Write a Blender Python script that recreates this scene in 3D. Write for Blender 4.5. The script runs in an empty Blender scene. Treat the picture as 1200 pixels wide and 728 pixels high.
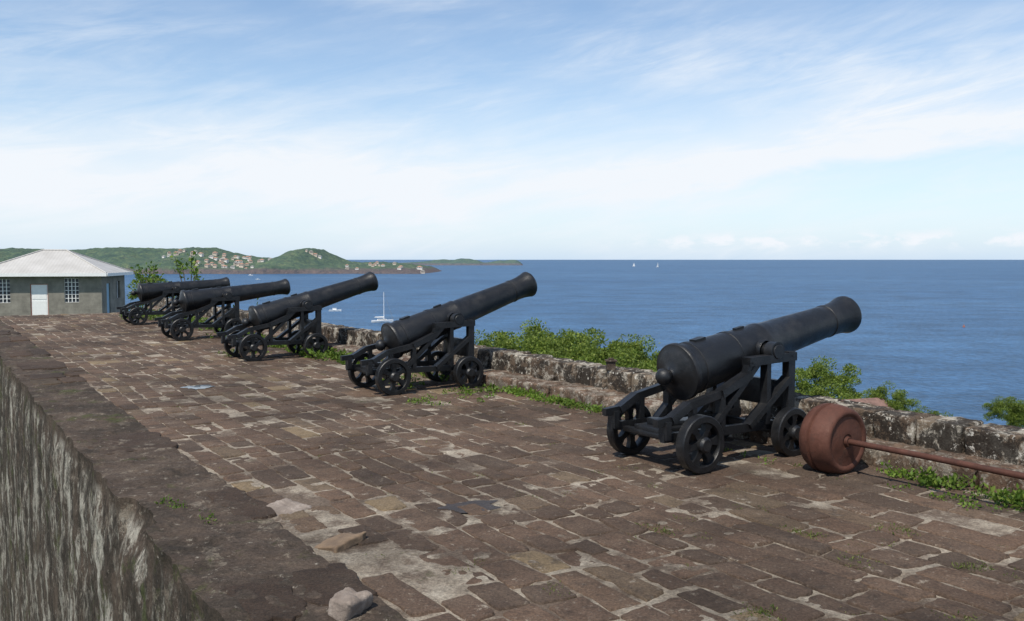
import bpy, bmesh, math, random
import numpy as np
from mathutils import Vector, Matrix
random.seed(7); rng=np.random.default_rng(7)
scene=bpy.context.scene
COL=scene.collection
A=math.radians(33.8)
D=np.array([-math.sin(A),math.cos(A)]); N=np.array([math.cos(A),math.sin(A)])
def W(s,t): return (s*D[0]+t*N[0], s*D[1]+t*N[1])
SEA=-33.0

# ---------- noise ----------
def _h(i,j,seed):
    n=(i.astype(np.int64)*374761393+j.astype(np.int64)*668265263+seed*144269504)&0xffffffff
    n=((n^(n>>13))*1274126177)&0xffffffff
    return ((n^(n>>16))&0xffff)/65535.0
def vn(x,y,seed=0):
    x=np.asarray(x,float); y=np.asarray(y,float)
    i=np.floor(x);j=np.floor(y);fx=x-i;fy=y-j
    fx=fx*fx*(3-2*fx);fy=fy*fy*(3-2*fy)
    a=_h(i,j,seed);b=_h(i+1,j,seed);c=_h(i,j+1,seed);d=_h(i+1,j+1,seed)
    return (a*(1-fx)+b*fx)*(1-fy)+(c*(1-fx)+d*fx)*fy
def fbm(x,y,seed=0,o=4):
    r=0;amp=.5;tot=0
    for k in range(o):
        r=r+amp*vn(np.asarray(x)*2**k,np.asarray(y)*2**k,seed+k*17);tot+=amp;amp*=.5
    return r/tot*2-1
def sst(a,b,x):
    t=np.clip((np.asarray(x,float)-a)/(b-a),0,1);return t*t*(3-2*t)

# ---------- mesh helpers ----------
def mkmesh(name,verts,faces,mats,smooth=True,sharp=None,mi=None):
    me=bpy.data.meshes.new(name)
    me.from_pydata([tuple(v) for v in verts],[],faces)
    for m in mats: me.materials.append(m)
    if smooth: me.polygons.foreach_set('use_smooth',[True]*len(me.polygons))
    if mi is not None: me.polygons.foreach_set('material_index',mi)
    me.update()
    if sharp: me.set_sharp_from_angle(angle=math.radians(sharp))
    return me
def mkobj(name,me,parent=None,loc=(0,0,0),rot=(0,0,0),**kw):
    o=bpy.data.objects.new(name,me); COL.objects.link(o)
    o.parent=parent; o.location=loc; o.rotation_euler=rot
    for k,v in kw.items(): o[k]=v
    return o
def grid(nu,nv,off=0):
    return [(off+i*nv+j,off+(i+1)*nv+j,off+(i+1)*nv+j+1,off+i*nv+j+1) for i in range(nu-1) for j in range(nv-1)]
class MB:
    def __init__(s): s.v=[];s.f=[];s.m=[]
    def add(s,vs,fs,m=0):
        o=len(s.v); s.v+= [tuple(v) for v in vs]; s.f+=[tuple(i+o for i in f) for f in fs]; s.m+=[m]*len(fs)
    def box(s,x0,x1,y0,y1,z0,z1,m=0):
        s.add([(x0,y0,z0),(x1,y0,z0),(x1,y1,z0),(x0,y1,z0),(x0,y0,z1),(x1,y0,z1),(x1,y1,z1),(x0,y1,z1)],
          [(0,3,2,1),(4,5,6,7),(0,1,5,4),(1,2,6,5),(2,3,7,6),(3,0,4,7)],m)
    def bar(s,p0,p1,w,y0,y1,m=0):
        dx=p1[0]-p0[0];dz=p1[1]-p0[1];l=math.hypot(dx,dz);nx=-dz/l*w/2;nz=dx/l*w/2
        q=[(p0[0]-nx,p0[1]-nz),(p1[0]-nx,p1[1]-nz),(p1[0]+nx,p1[1]+nz),(p0[0]+nx,p0[1]+nz)]
        s.add([(a,y0,b) for a,b in q]+[(a,y1,b) for a,b in q],[(0,1,2,3),(7,6,5,4),(0,4,5,1),(1,5,6,2),(2,6,7,3),(3,7,4,0)],m)
    def lathe(s,prof,seg=32,axis='X',c=(0,0,0),m=0,closed=False):
        vs=[];fs=[];n=len(prof)
        for i in range(seg):
            a=2*math.pi*i/seg
            for (h,r) in prof:
                p=(h,r*math.cos(a),r*math.sin(a))
                if axis=='Y': p=(p[1],p[0],p[2])
                if axis=='Z': p=(p[1],p[2],p[0])
                vs.append((p[0]+c[0],p[1]+c[1],p[2]+c[2]))
        for i in range(seg):
            i2=(i+1)%seg
            for j in range(n if closed else n-1):
                j2=(j+1)%n
                fs.append((i*n+j,i2*n+j,i2*n+j2,i*n+j2))
        s.add(vs,fs,m)
    def tube(s,pts,rad,seg=8,m=0):
        vs=[];fs=[]
        for k,p in enumerate(pts):
            p=Vector(p); a=Vector(pts[max(k-1,0)]);b=Vector(pts[min(k+1,len(pts)-1)])
            d=(b-a).normalized(); u=d.orthogonal().normalized(); 
            if k>0:
                u=(pu-d*pu.dot(d)).normalized()
            pu=u; w=d.cross(u)
            for i in range(seg):
                an=2*math.pi*i/seg; q=p+(u*math.cos(an)+w*math.sin(an))*rad[k]; vs.append(tuple(q))
        for k in range(len(pts)-1):
            for i in range(seg):
                i2=(i+1)%seg; fs.append((k*seg+i,k*seg+i2,(k+1)*seg+i2,(k+1)*seg+i))
        fs.append(tuple(range(seg))[::-1]); fs.append(tuple((len(pts)-1)*seg+i for i in range(seg)))
        s.add(vs,fs,m)
    def mesh(s,name,mats,smooth=True,sharp=35,bevel=0):
        me=mkmesh(name,s.v,s.f,mats,smooth,None,s.m)
        bm=bmesh.new();bm.from_mesh(me)
        bmesh.ops.recalc_face_normals(bm,faces=bm.faces)
        if bevel:
            ed=[e for e in bm.edges if len(e.link_faces)==2 and e.calc_face_angle(0)>.6]
            bmesh.ops.bevel(bm,geom=ed,offset=bevel,segments=2,affect='EDGES',profile=.5,clamp_overlap=True)
        bm.to_mesh(me);bm.free()
        if smooth:
            me.polygons.foreach_set('use_smooth',[True]*len(me.polygons))
            me.set_sharp_from_angle(angle=math.radians(sharp))
        return me

# ---------- material helpers ----------
class NT:
    def __init__(s,name):
        s.mat=bpy.data.materials.new(name); s.mat.use_nodes=True; s.t=s.mat.node_tree
        s.b=s.t.nodes['Principled BSDF']; s.out=s.t.nodes['Material Output']
        s.co=s.n('ShaderNodeTexCoord').outputs['Object']
    def n(s,ty,**kw):
        x=s.t.nodes.new(ty)
        for k,v in kw.items(): setattr(x,k,v)
        return x
    def l(s,a,b): s.t.links.new(a,b)
    def noise(s,scale,detail=5,rough=.55,sc=(1,1,1),vec=None,dist=0,rot=(0,0,0)):
        v=vec or s.co
        if sc!=(1,1,1) or rot!=(0,0,0):
            m=s.n('ShaderNodeMapping'); m.inputs['Scale'].default_value=sc; m.inputs['Rotation'].default_value=rot; s.l(v,m.inputs[0]); v=m.outputs[0]
        x=s.n('ShaderNodeTexNoise'); x.inputs['Scale'].default_value=scale;x.inputs['Detail'].default_value=detail
        x.inputs['Roughness'].default_value=rough;x.inputs['Distortion'].default_value=dist; s.l(v,x.inputs['Vector']); return x.outputs['Fac']
    def ramp(s,f,stops,interp='LINEAR'):
        r=s.n('ShaderNodeValToRGB'); r.color_ramp.interpolation=interp
        e=r.color_ramp.elements
        while len(e)<len(stops): e.new(.5)
        for k,(p,c) in enumerate(stops):
            e[k].position=p
            if not hasattr(c,'__len__'): c=(c,c,c)
            e[k].color=(*c,1)
        s.l(f,r.inputs[0]); return r.outputs[0]
    def mix(s,f,a,b,mode='MIX'):
        x=s.n('ShaderNodeMix',data_type='RGBA',blend_type=mode)
        for i,v in ((0,f),(6,a),(7,b)):
            if hasattr(v,'links'): s.l(v,x.inputs[i])
            elif i==0: x.inputs[0].default_value=v
            else: x.inputs[i].default_value=(*v,1)
        return x.outputs[2]
    def math(s,op,a,b=0,c=0):
        x=s.n('ShaderNodeMath',operation=op)
        for i,v in enumerate((a,b,c)):
            if hasattr(v,'links'): s.l(v,x.inputs[i])
            else: x.inputs[i].default_value=v
        return x.outputs[0]
    def bump(s,h,strength=.5,dist=.01,prev=None):
        x=s.n('ShaderNodeBump'); x.inputs['Strength'].default_value=strength; x.inputs['Distance'].default_value=dist
        s.l(h,x.inputs['Height'])
        if prev: s.l(prev,x.inputs['Normal'])
        return x.outputs[0]
    def fin(s,col=None,rough=.8,normal=None,metal=0,spec=.5):
        def st(k,v):
            if v is None: return
            if hasattr(v,'links'): s.l(v,s.b.inputs[k])
            elif k=='Base Color': s.b.inputs[k].default_value=(*v,1)
            else: s.b.inputs[k].default_value=v
        st('Base Color',col);st('Roughness',rough);st('Metallic',metal);st('Specular IOR Level',spec)
        if normal: s.l(normal,s.b.inputs['Normal'])
        return s.mat
def island(m): return m.n('ShaderNodeNewGeometry').outputs['Random Per Island']

MORT_STOPS=[(.3,(.18,.145,.110)),(.5,(.29,.245,.190)),(.72,(.43,.38,.305))]
LOW=[(.36,.66),(.56,1.2)]
def paver(name,dark):
    m=NT(name); ri=island(m)
    c=m.ramp(ri,[(0,(.058,.040,.029)),(.3,(.077,.051,.036)),(.6,(.096,.062,.043)),(.85,(.112,.071,.048)),(.94,(.12,.087,.057)),(.98,(.18,.132,.078))])
    c=m.mix(m.ramp(m.noise(2.2,7,.7),[(.42,.0),(.75,.5)]),c,(.14,.104,.076))
    c=m.mix(m.ramp(m.noise(7,8,.75),[(.50,0),(.64,.6)]),c,(.042,.031,.024))
    mort=m.ramp(m.noise(5,6,.7),MORT_STOPS)
    c=m.mix(m.ramp(m.noise(5.5,9,.8),[(.595,0),(.63,.7),(.70,1)]),c,mort)
    c=m.mix(m.ramp(m.noise(30,5,.75),[(.60,0),(.67,.45)]),c,(.25,.22,.18))
    c=m.mix(1,c,m.ramp(m.noise(.45,5,.6),LOW),'MULTIPLY')
    c=m.mix(1,c,m.ramp(m.noise(70,5,.75),[(.3,.45*dark),(.7,1.5*dark)]),'MULTIPLY')
    nb=m.bump(m.noise(22,8,.74),1,.017); nb=m.bump(m.noise(140,3,.7),.7,.004,nb)
    return m.fin(c,.88,nb,spec=.22)
M_PAVER=paver('paver_stone',1.0); M_COPE=paver('coping_slab',.55)
m=NT('mortar')
c=m.ramp(m.noise(5,6,.7),MORT_STOPS)
c=m.mix(m.ramp(m.noise(1.9,7,.72),[(.47,0),(.56,.85)]),c,(.105,.074,.055))
c=m.mix(m.ramp(m.noise(2.7,6,.7),[(.62,0),(.70,.5)]),c,(.075,.09,.03))
c=m.mix(1,c,m.ramp(m.noise(.45,5,.6),LOW),'MULTIPLY')
c=m.mix(1,c,m.ramp(m.noise(60,5,.78),[(.3,.42),(.7,1.4)]),'MULTIPLY')
nb=m.bump(m.noise(26,8,.75),1,.022); nb=m.bump(m.noise(150,3,.7),.6,.005,nb)
M_MORTAR=m.fin(c,.93,nb,spec=.2)
# old wall (rampart)
m=NT('rampart_masonry')
gz=m.n('ShaderNodeSeparateXYZ'); m.l(m.co,gz.inputs[0]); z=gz.outputs[2]
c=m.ramp(m.noise(1.9,8,.72,dist=.2),[(.3,(.040,.031,.024)),(.5,(.072,.054,.042)),(.7,(.108,.082,.062))])
face=m.ramp(m.math('MULTIPLY_ADD',z,-2.0,-.12),[(.0,0),(.2,1)])
st=m.ramp(m.noise(2.4,10,.8,sc=(1,1,.55)),[(.50,0),(.54,.65),(.62,1)])
c=m.mix(m.math('MULTIPLY',st,face),c,(.38,.355,.30))
c=m.mix(m.math('MULTIPLY',m.ramp(m.noise(3.0,10,.8,sc=(1,1,.4)),[(.50,0),(.55,.9)]),face),c,(.034,.028,.023))
c=m.mix(m.ramp(m.noise(5,9,.8),[(.56,0),(.60,.7)]),c,(.19,.16,.125))
c=m.mix(m.ramp(m.noise(1.5,8,.75,dist=.3),[(.50,0),(.58,.65)]),c,(.034,.028,.022))
c=m.mix(m.ramp(m.noise(1.6,8,.75,dist=.3),[(.56,0),(.63,.7)]),c,(.052,.062,.02))
c=m.mix(m.ramp(m.noise(18,7,.8),[(.60,0),(.66,.8)]),c,(.31,.28,.23))
c=m.mix(1,c,m.ramp(m.noise(45,6,.8),[(.3,.45),(.7,1.5)]),'MULTIPLY')
nb=m.bump(m.noise(9,7,.7),.8,.022); nb=m.bump(m.noise(60,4,.75),.9,.010,nb)
M_WALL=m.fin(c,.93,nb,spec=.15)
# parapet blocks
def parmat(name,a,b,c3,lich,black):
    m=NT(name); ri=island(m)
    c=m.ramp(ri,[(0,a),(.5,b),(1,c3)])
    c=m.mix(m.ramp(m.noise(5,8,.78),[(.49,0),(.55,.9*lich)]),c,(.42,.385,.32))
    c=m.mix(m.ramp(m.noise(3.6,9,.8,dist=.4),[(.46,0),(.51,black)]),c,(.026,.021,.017))
    c=m.mix(m.ramp(m.noise(15,7,.8),[(.58,0),(.63,.95*lich)]),c,(.52,.49,.43))
    c=m.mix(1,c,m.ramp(m.noise(60,5,.8),[(.3,.5),(.7,1.4)]),'MULTIPLY')
    nb=m.bump(m.noise(14,8,.75),.9,.022); nb=m.bump(m.noise(90,4,.75),.8,.007,nb)
    return m.fin(c,.92,nb,spec=.2)
M_PAR=parmat('parapet_stone',(.07,.048,.034),(.12,.086,.060),(.18,.14,.10),1,.92)
M_KERB=parmat('kerb_stone',(.10,.060,.042),(.14,.088,.060),(.18,.125,.088),.6,.5)
# iron
m=NT('black_painted_iron')
c=m.ramp(m.noise(6,7,.7),[(.35,(.006,.0065,.0075)),(.6,(.011,.0115,.013)),(.8,(.023,.022,.022))])
c=m.mix(m.ramp(m.noise(18,8,.8),[(.63,0),(.71,.5)]),c,(.06,.042,.03))
c=m.mix(m.ramp(m.noise(3,8,.75),[(.53,0),(.7,.4)]),c,(.040,.037,.034))
r=m.ramp(m.noise(9,6,.7),[(.3,.28),(.7,.52)])
nb=m.bump(m.noise(40,6,.7),.45,.006); nb=m.bump(m.noise(160,3,.6),.35,.002,nb)
M_IRON=m.fin(c,r,nb,spec=.45)
def rust(name,k):
    m=NT(name)
    c=m.ramp(m.noise(5,8,.75),[(.3,(.052*k,.021*k,.014*k)),(.5,(.088*k,.034*k,.022*k)),(.7,(.125*k,.053*k,.036*k))])
    c=m.mix(m.ramp(m.noise(9,8,.8),[(.52,0),(.66,.7)]),c,(.040*k,.021*k,.015*k))
    c=m.mix(m.ramp(m.noise(20,6,.7),[(.62,0),(.70,.35)]),c,(.16*k,.085*k,.06*k))
    nb=m.bump(m.noise(30,6,.65),.4,.007)
    return m.fin(c,.72,nb,spec=.3)
M_RUST=rust('rusty_iron',1.0); M_RUST2=rust('dull_rusty_bar',.85)
def leafmat(name,a,b,c3,tl=.4):
    m=NT(name); ri=island(m)
    c=m.ramp(ri,[(0,a),(.5,b),(1,c3)])
    c=m.mix(1,c,m.ramp(m.noise(.9,3),[(.35,.7),(.65,1.3)]),'MULTIPLY')
    m.fin(c,.55,spec=.3)
    tr=m.n('ShaderNodeBsdfTranslucent'); m.l(c,tr.inputs[0])
    mx=m.n('ShaderNodeMixShader'); mx.inputs[0].default_value=tl
    m.l(m.b.outputs[0],mx.inputs[1]);m.l(tr.outputs[0],mx.inputs[2]);m.l(mx.outputs[0],m.out.inputs[0]); return m.mat
M_LEAF=leafmat('tree_leaves',(.07,.12,.018),(.135,.195,.028),(.23,.28,.05))
M_WEED=leafmat('weed_leaves',(.07,.13,.016),(.12,.20,.028),(.19,.26,.04))
M_GRASS=leafmat('dry_grass',(.07,.10,.02),(.12,.15,.03),(.18,.19,.06))
m=NT('bark');M_BARK=m.fin(m.ramp(m.noise(8,6,.7),[(.3,(.05,.04,.03)),(.7,(.14,.11,.085))]),.9)
m=NT('hillside_soil');M_SOIL=m.fin(m.ramp(m.noise(.5,8,.7),[(.3,(.03,.055,.014)),(.55,(.06,.10,.024)),(.75,(.12,.12,.05))]),.95,m.bump(m.noise(2,6,.7),1,.3))
# sea
m=NT('sea_water')
b1=m.noise(.004,6,.6,sc=(.35,1,1),dist=.5); b2=m.noise(.05,6,.65,sc=(.6,1,1)); b3=m.noise(.45,4,.6)
c=m.ramp(b1,[(.3,(.028,.080,.165)),(.55,(.039,.102,.198)),(.75,(.055,.128,.232))])
c=m.mix(1,c,m.ramp(b2,[(.35,.72),(.65,1.25)]),'MULTIPLY')
c=m.mix(1,c,m.ramp(b3,[(.35,.7),(.65,1.32)]),'MULTIPLY')
nb=m.bump(m.noise(.35,5,.65),.8,1.0)
M_SEA=m.fin(c,.42,nb,spec=.14)
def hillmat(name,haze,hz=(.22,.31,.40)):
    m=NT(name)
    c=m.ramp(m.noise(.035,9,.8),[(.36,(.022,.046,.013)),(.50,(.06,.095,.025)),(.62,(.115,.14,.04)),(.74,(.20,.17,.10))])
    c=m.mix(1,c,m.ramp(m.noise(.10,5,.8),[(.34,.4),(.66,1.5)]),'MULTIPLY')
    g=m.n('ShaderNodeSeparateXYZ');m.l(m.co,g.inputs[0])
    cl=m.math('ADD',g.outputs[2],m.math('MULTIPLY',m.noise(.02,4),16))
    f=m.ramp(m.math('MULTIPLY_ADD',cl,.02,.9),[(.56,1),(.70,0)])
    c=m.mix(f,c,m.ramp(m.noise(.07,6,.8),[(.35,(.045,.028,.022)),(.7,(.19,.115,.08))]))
    c=m.mix(haze,c,hz)  # aerial haze painted into the scrub colour as a blue-grey tint
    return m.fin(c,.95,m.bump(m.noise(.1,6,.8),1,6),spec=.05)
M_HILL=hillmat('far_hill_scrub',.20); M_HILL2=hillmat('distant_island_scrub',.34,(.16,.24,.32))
def plain(name,col,rough=.6,var=.25,scale=6,metal=0):
    m=NT(name); c=m.mix(1,col,m.ramp(m.noise(scale,6,.7),[(.3,1-var),(.7,1+var)]),'MULTIPLY'); return m.fin(c,rough,m.bump(m.noise(scale*6,4),.2,.01),metal)
M_WHITE=plain('white_paint',(.78,.78,.76),.5,.06)
M_VWHITE=plain('offwhite_wall',(.70,.67,.62),.8,.1)
M_CREAM=plain('cream_wall',(.60,.51,.42),.8,.1)
M_ORANGE=plain('terracotta_roof',(.36,.20,.14),.8,.2)
M_OLDROOF=plain('weathered_red_roof',(.17,.10,.08),.85,.5,4)
M_DGLASS=plain('dark_glass',(.03,.035,.045),.15,.2)
M_BLUE=plain('pale_blue_paint',(.25,.42,.55),.6,.1)
M_REDBR=plain('dull_red_paint',(.33,.13,.09),.6,.2)
M_GREY=plain('grey_wood',(.25,.24,.22),.8,.3)
m=NT('concrete_block')
bk=m.n('ShaderNodeTexBrick')
sx=m.n('ShaderNodeSeparateXYZ'); m.l(m.co,sx.inputs[0]); cb=m.n('ShaderNodeCombineXYZ'); m.l(m.math('ADD',sx.outputs[0],sx.outputs[1]),cb.inputs[0]); m.l(sx.outputs[2],cb.inputs[1]); m.l(cb.outputs[0],bk.inputs['Vector'])
bk.inputs['Scale'].default_value=1; bk.inputs['Brick Width'].default_value=.42;bk.inputs['Row Height'].default_value=.21;bk.inputs['Mortar Size'].default_value=.008
bk.inputs['Color1'].default_value=(.205,.19,.16,1);bk.inputs['Color2'].default_value=(.23,.215,.18,1);bk.inputs['Mortar'].default_value=(.235,.225,.19,1)
c=m.mix(1,bk.outputs[0],m.ramp(m.noise(1.5,7,.7),[(.3,.6),(.7,1.25)]),'MULTIPLY')
M_BLOCK=m.fin(c,.92)
m=NT('corrugated_roof')
wv=m.n('ShaderNodeTexWave'); wv.inputs['Scale'].default_value=1.6; m.l(m.co,wv.inputs[0]); wv.inputs['Distortion'].default_value=0
c=m.ramp(m.noise(1,4,.6),[(.3,(.38,.365,.34)),(.7,(.47,.455,.43))]); c=m.mix(1,c,m.ramp(wv.outputs['Fac'],[(0,.93),(.3,1),(1,1.02)]),'MULTIPLY')
M_ROOF=m.fin(c,.55,m.bump(wv.outputs['Fac'],.15,.02))
m=NT('puddle_water'); M_PUD=m.fin((.05,.06,.07),.03,m.bump(m.noise(5,2),.02,.01),spec=.8)
m=NT('wet_stone'); M_WET=m.fin(m.ramp(m.noise(12,6,.7),[(.3,(.026,.020,.016)),(.7,(.055,.042,.034))]),.45,m.bump(m.noise(30,6),.8,.015),spec=.3)

# ---------- pavement ----------
def twarp(s,t): return t+.05*fbm(s*.4,t*.4,3,2)+.022*fbm(s*2.3,t*2.3,5,2)
def swarp(s,t): return s+.06*fbm(s*.5,t*.5,9,2)+.022*fbm(s*2.1,t*2.1,11,2)
def mh(s,t): return .004+.005*fbm(s*1.6,t*1.6,21,3)+.011*fbm(s*8,t*8,23,5)
S_END=29.5
sv=np.concatenate([np.arange(-3,1.5,.15),np.arange(1.5,9,.024),np.arange(9,16,.05),np.arange(16,S_END+.1,.12)])
tv=np.arange(1.48,6.7,.028)
SS,TT=np.meshgrid(sv,tv,indexing='ij')
ZZ=mh(SS,TT)-.05*sst(1.8,1.5,TT)
XX=SS*D[0]+TT*N[0];YY=SS*D[1]+TT*N[1]
PV=list(np.stack([XX,YY,ZZ],-1).reshape(-1,3)); PF=grid(len(sv),len(tv)); PM=[1]*len(PF)
PV=[tuple(v) for v in PV]
def add_stone(s0,s1,t0,t1,hgt,n_edge,corner=.018,rough=.012,base=-.012):
    L=s1-s0;Wd=t1-t0; cr=min(corner*random.uniform(.4,1.8),L*.3,Wd*.3)
    jit=[(random.uniform(-.03,.025),random.uniform(-.018,.014)) for _ in range(4)]
    cs=[(s0+jit[0][0],t0+jit[0][1]),(s1+jit[1][0],t0+jit[1][1]),(s1+jit[2][0],t1+jit[2][1]),(s0+jit[3][0],t1+jit[3][1])]
    pts=[]
    for k in range(4):
        a=cs[k];b=cs[(k+1)%4];p=cs[k-1]
        da=np.array(p)-np.array(a); da/=np.linalg.norm(da); db=np.array(b)-np.array(a); db/=np.linalg.norm(db)
        P0=np.array(a)+da*cr; P1=np.array(a)+(da+db)*cr*.3; P2=np.array(a)+db*cr
        pts+= [P0,P1,P2]
        e=np.array(b)-db*cr
        for q in range(1,n_edge): pts.append(P2+(e-P2)*q/n_edge)
    P=np.array(pts); cen=P.mean(0)
    nz=fbm(P[:,0]*14,P[:,1]*14,31,3)
    dirs=P-cen; ln=np.linalg.norm(dirs,axis=1,keepdims=True); P=P+dirs/ln*(nz[:,None]*rough*1.6)
    tilt=(random.uniform(-.008,.008),random.uniform(-.008,.008))
    mn=max(.1,min(L,Wd)/2)
    rings=[(1.0,base,0),(1-.004/mn,.0,-.002),(1-.009/mn,.0,0),(.55,0,.0)]
    off=len(PV); n=len(P)
    for (sc,zz,dz) in rings:
        Q=cen+(P-cen)*sc
        qs=swarp(Q[:,0],Q[:,1]);qt=twarp(Q[:,0],Q[:,1])
        if zz<0: z=np.full(n,base)
        else: z=hgt+dz+(Q[:,0]-cen[0])*tilt[0]+(Q[:,1]-cen[1])*tilt[1]+.004*fbm(Q[:,0]*10,Q[:,1]*10,41,3)
        X=qs*D[0]+qt*N[0];Y=qs*D[1]+qt*N[1]
        PV.extend(zip(X.tolist(),Y.tolist(),z.tolist()))
    for r in range(3):
        for i in range(n):
            i2=(i+1)%n; PF.append((off+r*n+i,off+r*n+i2,off+(r+1)*n+i2,off+(r+1)*n+i)); PM.append(0)
    PF.append(tuple(off+3*n+i for i in range(n))); PM.append(0)
t=1.82
while t<6.45:
    w=random.uniform(.16,.30); s=-2+random.uniform(0,.4)
    while s<S_END-.3:
        l=random.choice([random.uniform(.22,.38),random.uniform(.34,.62)])
        g=.010+random.uniform(0,.018)
        near=s<9
        pk=.05+(.2 if t<2.2 and 3<s<6 else 0)
        if random.random()>pk:
            hh=.0125+random.gauss(0,.003)
            if random.random()<.12: hh-=.006
            add_stone(s+g/2,s+l-g/2,t+g/2,t+w-g/2,hh,7 if near else 2)
        s+=l
    t+=w
mkobj('pavement',mkmesh('pavement',PV,PF,[M_PAVER,M_MORTAR],True,None,PM),kind='structure')

# ---------- rampart ----------
sv=np.concatenate([np.arange(-6,1.5,.25),np.arange(1.5,10,.03),np.arange(10,20,.07),np.arange(20,S_END+.05,.2)])
top=np.linspace(0,1,44); down=np.concatenate([np.linspace(.0,.3,14),np.linspace(.33,1.2,30),np.linspace(1.3,9.2,90)])
V=[]
def TE(sv): return 1.10+.025*fbm(sv*.6,sv*0,51,3)+.035*fbm(sv*4.0,sv*0,53,5)+.09*sst(5.6,5.68,sv)*(1-sst(6.4,6.5,sv))
te=TE(sv)
tin=1.84+.04*fbm(sv*1.1,sv*0,54,4)
edgez=None
for q in top:
    t=tin*(1-q)+te*q
    zz=.022+.012*fbm(sv*2.4,t*2.4,57,4)+.024*fbm(sv*11,t*11,58,5)
    zz=zz-.05*sst(.05,.0,q)
    V.append(np.stack([sv,t,zz],-1)); edgez=zz
for d in down:
    bul=.018*fbm(sv*1.2,np.full_like(sv,d*1.1),61,4)+.018*fbm(sv*6,np.full_like(sv,d*5),63,4)
    k=sst(0,.35,d)
    t=te*(1-k)+1.07*k - bul*k -.012*k*np.minimum(d,1) +(.014*fbm(sv*14,np.full_like(sv,d*14),65,3)+.004)*sst(0,.02,d)
    V.append(np.stack([sv,t,(edgez-.012)*(1-k)+(-.02)*k-d],-1))
V=np.array(V); X=V[...,0]*D[0]+V[...,1]*N[0];Y=V[...,0]*D[1]+V[...,1]*N[1]
ramp=mkobj('rampart_wall',mkmesh('rampart',np.stack([X,Y,V[...,2]],-1).reshape(-1,3),grid(V.shape[0],V.shape[1]),[M_WALL],True,42),label='old stained stone rampart wall with crumbling coping',category='wall')
PV=[];PF=[];PM=[]
s=-3
while s<S_END-1:
    l=random.uniform(.45,1.15); a=float(TE(np.array([s+l/2]))[0])
    if random.random()<.42:
        f=random.uniform(.45,.8); hh=.034+random.gauss(0,.004)
        t0=a+.10+random.uniform(0,.06); t1=1.82
        if random.random()<.55:
            tm=t0+(t1-t0)*f
            if random.random()<.6: add_stone(s,s+l-.02,t0,tm-.01,hh-.004,8 if s<10 else 3,.05,.045,-.03)
            if random.random()<.8: add_stone(s+random.uniform(0,.08),s+l-.03,tm+.01,t1,hh,8 if s<10 else 3,.05,.045,-.03)
        else: add_stone(s,s+l-.02,t0,t1,hh,10 if s<10 else 3,.06,.05,-.03)
    s+=l
mkobj('coping',mkmesh('coping',PV,PF,[M_COPE],True),parent=ramp)
mb=MB()
def quadst(pts,m=0):
    mb.add([(*W(s,t),z) for s,t,z in pts],[(0,1,2,3)],m)
quadst([(S_END,1.0,-.05),(S_END,7.0,-.05),(S_END,7.0,-9),(S_END,1.0,-9)])
quadst([(-6,7.1,-.02),(S_END,7.1,-.02),(S_END,7.1,-12),(-6,7.1,-12)])
quadst([(-6,1.0,-.02),(-6,7.1,-.02),(-6,7.1,-12),(-6,1.0,-12)])
quadst([(-6,6.2,-.03),(S_END,6.2,-.03),(S_END,7.1,-.03),(-6,7.1,-.03)])
quadst([(-6,1.0,-.03),(-2.9,1.0,-.03),(-2.9,7.1,-.03),(-6,7.1,-.03)])
mkobj('outer_face',mb.mesh('outer_face',[M_WALL],False),parent=ramp)

# ---------- parapet ----------
TB=[(-6,6.34),(5,6.28),(10,6.07),(15,5.87),(20,5.86),(30,5.9)]
def tb(s): return np.interp(s,[a for a,b in TB],[b for a,b in TB])
def lattice(nx,ny,nz):
    idx={};vs=[];fs=[]
    def g(i,j,k):
        if (i,j,k) not in idx: idx[(i,j,k)]=len(vs); vs.append((2*i/nx-1,2*j/ny-1,2*k/nz-1))
        return idx[(i,j,k)]
    for i in range(nx):
        for j in range(ny):
            fs.append((g(i,j,0),g(i,j+1,0),g(i+1,j+1,0),g(i+1,j,0)));fs.append((g(i,j,nz),g(i+1,j,nz),g(i+1,j+1,nz),g(i,j+1,nz)))
    for i in range(nx):
        for k in range(nz):
            fs.append((g(i,0,k),g(i+1,0,k),g(i+1,0,k+1),g(i,0,k+1)));fs.append((g(i,ny,k),g(i,ny,k+1),g(i+1,ny,k+1),g(i+1,ny,k)))
    for j in range(ny):
        for k in range(nz):
            fs.append((g(0,j,k),g(0,j,k+1),g(0,j+1,k+1),g(0,j+1,k)));fs.append((g(nx,j,k),g(nx,j+1,k),g(nx,j+1,k+1),g(nx,j,k+1)))
    return np.array(vs),fs
LV,LF=lattice(14,12,14)
LV=np.sign(LV)*np.abs(LV)**.7
def rblock(c,h,r,amp,seed):
    h=np.array(h); p=LV*h; q=np.clip(p,-(h-r),h-r); d=p-q; l=np.linalg.norm(d,axis=1,keepdims=True); l[l==0]=1
    dd=d/l; p=q+dd*r+np.array(c)
    n=fbm(p[:,0]*5+p[:,2]*3+seed,p[:,1]*5-p[:,2]*4,71,4)+.5*fbm(p[:,0]*22+p[:,2]*9,p[:,1]*22-p[:,2]*17,73,3)
    return p+(dd*n[:,None])*amp
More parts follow.
